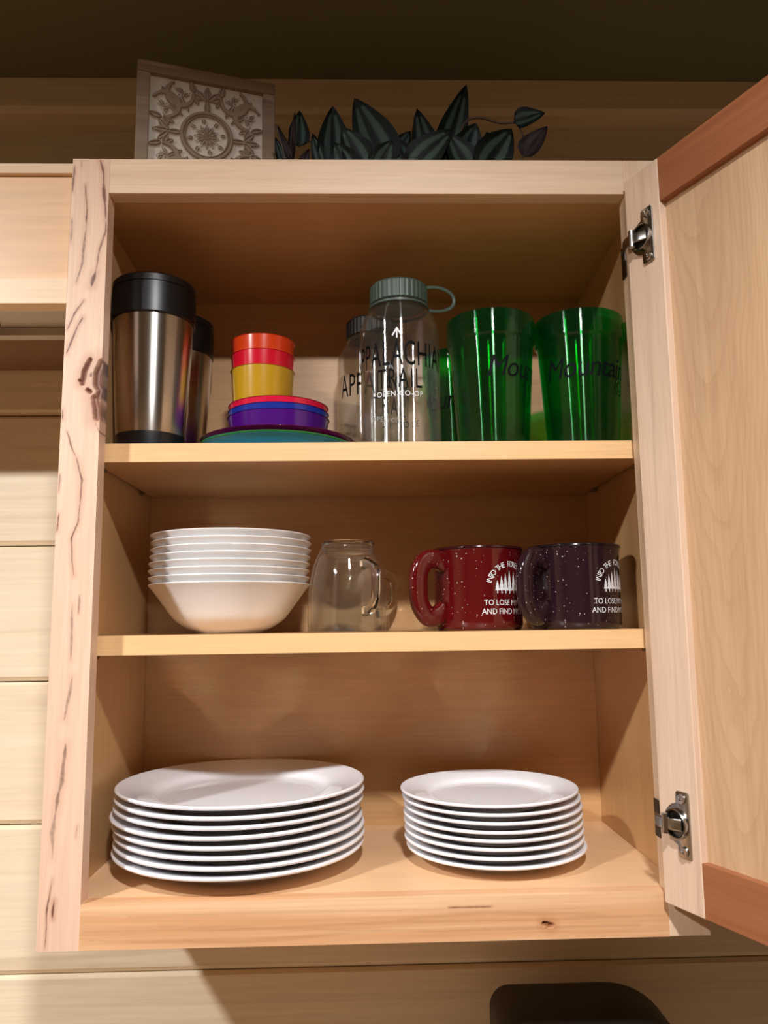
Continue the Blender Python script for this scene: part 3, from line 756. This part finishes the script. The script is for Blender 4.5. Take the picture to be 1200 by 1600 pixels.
def bottle(loc, label, capmat, face, strap=True):
    t = tag(empty('water_bottle', loc), label, 'water bottle', 'clear water bottles')
    out = smooth_prof([(.040, 0.0), (.0445, .004), (.045, .012), (.045, .07), (.045, .135), (.0440, .147), (.0385, .160), (.0318, .1675), (.0310, .1735)], 5)
    inn = [(max(r-.0016, 0), z+(.002 if z < .01 else 0)) for r, z in out]
    prof = [(0, .004), (.03, .003), (.036, 0)]+out+list(reversed(inn))+[(.03, .0055), (0, .0065)]
    obj('body', lathe(prof, 80), M['clear'], t, 50)
    obj('neck_ring', lathe([(.0312, .1690), (.0325, .1695), (.0325, .1712), (.0312, .1717)], 64, closed=True), M['clear'], t, 50)
    # ridged cap
    bm = bmesh.new(); n = 144; rings = []
    for r_, z in ((.0318, .1742), (.0327, .1752), (.0327, .1945), (.0312, .1968), (.0, .1972)):
        if r_ == 0: rings.append([bm.verts.new((0, 0, z))]); continue
        rings.append([bm.verts.new(((r_+(.00045 if (i//2) % 2 and .175 < z < .196 else 0))*math.cos(2*PI*i/n), (r_+(.00045 if (i//2) % 2 and .175 < z < .196 else 0))*math.sin(2*PI*i/n), z)) for i in range(n)])
    for A, B in zip(rings, rings[1:]):
        for i in range(n):
            if len(B) == 1: bm.faces.new((A[i], A[(i+1) % n], B[0]))
            else: bm.faces.new((A[i], A[(i+1) % n], B[(i+1) % n], B[i]))
    bm.faces.new(rings[0])
    obj('cap', bm, capmat, t)
    if strap:
        P = [Vector((.028, .0, .1978)), Vector((.045, .004, .2000)), Vector((.060, .008, .1955)), Vector((.0650, .010, .186)), Vector((.060, .008, .1765)), Vector((.047, .004, .1712)), Vector((.0335, 0, .1704))]
        obj('strap', sweep(spline(P, 8), .0019, .0006, n=10, up=Vector((0, 1, 0))), capmat, t, 60)
        obj('strap_ring', lathe([(.0327, .1688), (.0345, .1692), (.0345, .1716), (.0327, .1720)], 64, closed=True), capmat, t, 50)
    R_ = .0452
    def txt(s, size, z, mat, a, sx=1.0, sp=1.0, nm='print'):
        obj(nm, wrap(text_shape(s, size, .0025, sp, sx), R_, a, z), mat, t)
    txt('APPALACHIAN', .040, .091, M['print_black'], face, .50, 1.06)
    txt('TRAIL', .031, .066, M['print_black'], face, .56, 1.15)
    txt('OPEN CO-OP', .0085, .0565, M['print_white'], face, .95, 1.1)
    txt('32 OZ  1 L', .011, .044, M['print_black'], face+PI, .9)
    # trail arrow mark
    arrow = bmesh.new()
    for q in ([(-.0058, .0), (-.0045, -.0012), (.0009, .0075), (0, .0092)], [(.0058, .0), (.0045, -.0012), (-.0009, .0075), (0, .0092)], [(-.0007, -.0035), (.0007, -.0035), (.0007, .0075), (-.0007, .0075)]):
        arrow.faces.new([arrow.verts.new((x, y, 0)) for x, y in q])
    obj('print', wrap(arrow, R_, face-.05, .1245), M['print_white'], t)
    return t
bottle((.0340, .098, SH1), 'clear water bottle with grey-green cap and loop strap at the front', M['green_cap'], -PI/2-.06)
bottle((.0048, .204, SH1), 'clear water bottle with black cap standing behind the green-capped bottle', M['black_cap'], -PI/2+.50, strap=False)

def tumbler(loc, face, label, logo=True):
    t = tag(empty('tumbler', loc), label, 'tumbler', 'translucent green tumblers')
    out = [(.0300, 0), (.0375, 0), (.0385, .002), (.0462, .118), (.0464, .1195), (.0488, .122), (.0492, .126), (.0492, .146), (.0484, .148)]
    inn = [(.0470, .148), (.0462, .146), (.0452, .122), (.0368, .006), (0, .006)]
    obj('outer_wall', lathe([(0, .002), (.0300, .002)]+out+inn, 80), M['green_clear'], t, 35)
    # inner cup of the double wall
    obj('inner_wall', lathe([(0, .016), (.0320, .016), (.0335, .018), (.0438, .1405), (.0432, .1405), (.0329, .0186), (.0318, .0168), (0, .0168)], 80), M['green_clear'], t, 35)
    rz_ = lambda z: .0387+(z-.002)*(.0462-.0385)/.116
    obj('print', wrap(text_shape('Mountain', .033, .002, .95, .85, .25), rz_, face, .074), M['navy'], t)
    for R0, w_ in ((.0105, .0012), (.0060, .0012)):
        rg = bmesh.new(); n = 32
        A = [rg.verts.new((R0*math.cos(2*PI*i/n), R0*.95*math.sin(2*PI*i/n), 0)) for i in range(n)]
        B = [rg.verts.new(((R0-w_)*math.cos(2*PI*i/n), (R0-w_)*.95*math.sin(2*PI*i/n), 0)) for i in range(n)]
        for i in range(n): rg.faces.new((A[i], A[(i+1) % n], B[(i+1) % n], B[i]))
        obj('logo', wrap(rg, rz_, face+.98, .066), M['navy'], t)
    return t
tumbler((.1358, .084, SH1), -PI/2+.85, 'translucent green tumbler in the middle, beside the clear bottle')
tumbler((.2352, .084, SH1), -PI/2-.05, 'translucent green tumbler at the right end of the top shelf')
tumbler((.1170, .202, SH1), -PI/2-.55, 'translucent green tumbler standing behind the others near the back panel')

# ------------------------------------------------------------------ MIDDLE SHELF
ordn = ['topmost', 'second from the top', 'third from the top', 'fourth from the top', 'fourth from the bottom', 'third from the bottom', 'second from the bottom', 'lowest']
bo = smooth_prof([(.0372, .0016), (.0480, .0062), (.0610, .0155), (.0710, .0285), (.0785, .0390), (.0845, .0468), (.0890, .0520)], 5)
bi = smooth_prof([(.0885, .0540), (.0825, .0488), (.0755, .0402), (.0678, .0298), (.0575, .0178), (.0450, .0095), (.030, .0068), (0, .0064)], 5)
bowl_prof = [(0, .0026), (.032, .0026), (.0330, 0), (.0360, 0)]+bo+[(.0897, .0530), (.0895, .0537)]+bi
bme = None
BS = .0078
boff = [(-.0005, .0), (-.0010, .001), (-.001, 0), (-.0005, -.001), (.0, 0), (.001, .0005), (.0012, -.0005), (.0, .0)]
for i in range(8):   # i = 0 lowest
    loc = (-.1595+boff[i][0], .137+boff[i][1], SH2+.0002+BS*i)
    if bme is None:
        o = obj('bowl', lathe(bowl_prof, 96), M['bowlwhite'], None, 40, loc); bme = o.data
    else:
        o = bpy.data.objects.new('bowl', bme); COL.objects.link(o); o.location = loc
    tag(o, 'white flared bowl, %s in the stack on the middle shelf' % ordn[7-i], 'bowl', 'white bowls on the middle shelf')

def glass_mug(loc, ha, label):
    t = tag(empty('glass_mug', loc), label, 'glass mug', 'upturned glass mugs')
    out = smooth_prof([(.0432, .0008), (.0434, .012), (.0430, .030), (.0415, .050), (.0375, .070), (.0310, .0865), (.0278, .0925)], 6)
    inn = smooth_prof([(.0402, .0008), (.0404, .012), (.0400, .030), (.0383, .050), (.0340, .070), (.0270, .0835), (.0, .0855)], 6)
    prof = [(.0418, 0)]+out+[(.0285, .0935), (.0285, .0952), (.0270, .0966), (.0235, .0966), (.0220, .0945), (0, .0940)]
    prof = list(reversed(inn))+prof
    obj('body', lathe(prof, 72), M['glass_wall'], t, 50)
    obj('base', lathe([(0, .0942), (.0218, .0947), (.0233, .0968), (.0272, .0968), (.0287, .0953), (.0287, .0937), (.0279, .0928), (.0262, .0850), (.020, .0866), (0, .0872)], 64), M['glass'], t, 40)
    c, s = math.cos(ha), math.sin(ha); E_ = Vector((c, s, 0))
    P = [E_*.0405+Vector((0, 0, .0695)), E_*.052+Vector((0, 0, .0705)), E_*.0665+Vector((0, 0, .0655)), E_*.0715+Vector((0, 0, .052)), E_*.0690+Vector((0, 0, .035)), E_*.058+Vector((0, 0, .0235)), E_*.0438+Vector((0, 0, .0215))]
    obj('handle', sweep(spline(P, 8), .0060, .0038, n=16, up=Vector((-s, c, 0)), power=2.6), M['glass'], t, 60)
    return t
glass_mug((-.0260, .092, SH2), -PI/2+.42, 'clear glass mug upside down at the front beside the bowls')
glass_mug((-.0265, .192, SH2), PI/2-.9, 'clear glass mug upside down behind the front glass mug')

def camp_mug(loc, mat, ha, fa, label, rimm='red_rim_reflection'):
    t = tag(empty('mug', loc), label, 'mug', 'speckled camp mugs')
    R_, hh = .0482, .0885
    prof = [(0, .003), (.040, .003), (.041, 0), (.0445, 0), (.0468, .002), (.0480, .006), (R_, .012), (R_, .074), (.0490, .082), (.0502, .0862), (.0502, .0878), (.0494, hh), (.0482, .0878), (.0464, .084), (.0452, .076), (.0450, .010), (.043, .0065), (0, .006)]
    obj('body', lathe(prof, 96), mat, t, 50)
    obj('rim', lathe([(.0500, .0857), (.0506, .0862), (.0507, .0876), (.0498, .0890), (.0488, .0888), (.0495, .0880), (.0498, .0866)], 96, closed=True), M[rimm], t, 50)  # added ring on the lip, painted dark for the reflection there
    E_ = Vector((math.cos(ha), math.sin(ha), 0)); Z = Vector((0, 0, 1))
    P = [E_*.0455+Z*.0715, E_*.056+Z*.0755, E_*.0690+Z*.0745, E_*.0785+Z*.064, E_*.0805+Z*.046, E_*.0785+Z*.028, E_*.0690+Z*.016, E_*.058+Z*.0160, E_*.0475+Z*.0225]
    hp = obj('handle', sweep(spline(P, 8), .0105, .0062, n=20, up=Vector((-E_.y, E_.x, 0)), power=3.0), mat, t, 60)
    Rp = R_+.00025
    def put(bm):
        for v in bm.verts: v.co.x *= 1.12; v.co.y = .045+(v.co.y-.045)*1.08
        obj('print', wrap(bm, Rp, fa, 0), M['print_white'], t)
    def line(s, size, y, sx=1.0):
        b = text_shape(s, size, .002, 1.0, sx)
        for v in b.verts: v.co.y += y
        put(b)
    line('TO LOSE MY MIND', .0078, .0275, .86); line('AND FIND MY SOUL', .0078, .0190, .86)
    # arc of lettering
    s = 'INTO THE FOREST I GO'; n = len(s); R0 = .0215; cx, cy = 0, .0435
    for i, ch in enumerate(s):
        if ch == ' ': continue
        th = PI/2+1.30-2.60*i/(n-1)
        b = text_shape(ch, .0078, .01, 1, .9)
        for v in b.verts:
            x, y = v.co.x, v.co.y
            v.co.x = cx+(R0+y)*math.cos(th)+x*math.sin(th); v.co.y = cy+(R0+y)*math.sin(th)-x*math.cos(th)
        put(b)
    # pine trees
    tr_ = bmesh.new()
    for k, (x, ht, w_) in enumerate(((-.0150, .0120, .0050), (-.0105, .0165, .0056), (-.0060, .0190, .0056), (-.0010, .0230, .0060), (.0045, .0210, .0058), (.0095, .0180, .0056), (.0142, .0135, .0050))):
        y0 = .0395
        for L_ in range(3):
            a = y0+.0022+ht*.24*L_; tp = a+ht*(.52 if L_ < 2 else .42); ww = w_*.5*(1-.26*L_)
            tr_.faces.new([tr_.verts.new((x-ww, a, 0)), tr_.verts.new((x+ww, a, 0)), tr_.verts.new((x, min(tp, y0+ht), 0))])
        tr_.faces.new([tr_.verts.new((x-.0005, y0-.0006, 0)), tr_.verts.new((x+.0005, y0-.0006, 0)), tr_.verts.new((x+.0005, y0+.0024, 0)), tr_.verts.new((x-.0005, y0+.0024, 0))])
    put(tr_)
    return t
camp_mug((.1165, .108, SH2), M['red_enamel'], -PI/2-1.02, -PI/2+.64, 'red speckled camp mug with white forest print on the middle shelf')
camp_mug((.2205, .096, SH2), M['plum_enamel'], -PI/2-.92, -PI/2+.80, 'dark plum speckled camp mug with white forest print beside the red mug', 'plum_rim_reflection')

# ------------------------------------------------------------------ BOTTOM: plates
def plate_prof(R_, hh):
    k = R_/.131; lip = .0040 if R_ > .1 else .0034
    pts_o = smooth_prof([(.078*k, .0030), (.088*k, .0050), (.100*k, hh*.46), (.116*k, hh*.70), (.1275*k, hh-lip)], 5)
    pts_i = smooth_prof([(.1288*k, hh*.998), (.115*k, hh*.87), (.099*k, hh*.66), (.0905*k, hh*.42), (.083*k, .0070), (.070*k, .0062), (0, .0062)], 5)
    return [(0, .0028), (.070*k, .0028), (.0715*k, 0), (.0765*k, 0)]+pts_o+[(.1298*k, hh-lip*.93), (.1310*k, hh-lip*.68), (.1313*k, hh-lip*.40), (.1308*k, hh-lip*.14), (.1299*k, hh)]+pts_i
def plates(R_, hh, step, base, offs, nm, what, where, group):
    me = None
    for i in range(8):
        loc = (base[0]+offs[i][0], base[1]+offs[i][1], base[2]+.0002+step*i)
        if me is None:
            o = obj(nm, lathe(plate_prof(R_, hh), 128), M['porcelain'], None, 40, loc); me = o.data
        else:
            o = bpy.data.objects.new(nm, me); COL.objects.link(o); o.location = loc
        tag(o, 'white %s, %s in the %s' % (what, ordn[7-i], where), 'plate', group)
plates(.1312, .0215, .0088, (-.1430, .1272, ZF), [(.0, -.0008), (.001, -.0005), (.0008, 0), (-.001, 0), (-.003, -.0005), (.0, .0), (.0010, -.001), (.0008, .0002)],
       'dinner_plate', 'dinner plate', 'large plate stack on the cabinet floor', 'white dinner plates')
plates(.0952, .0165, .0080, (.1262, .1220, ZF), [(.003, -.002), (.001, 0), (.0012, .001), (.0008, .001), (.0004, 0), (.0008, .001), (-.0005, .0012), (-.0025, .0015)],
       'side_plate', 'side plate', 'small plate stack on the cabinet floor', 'white side plates')
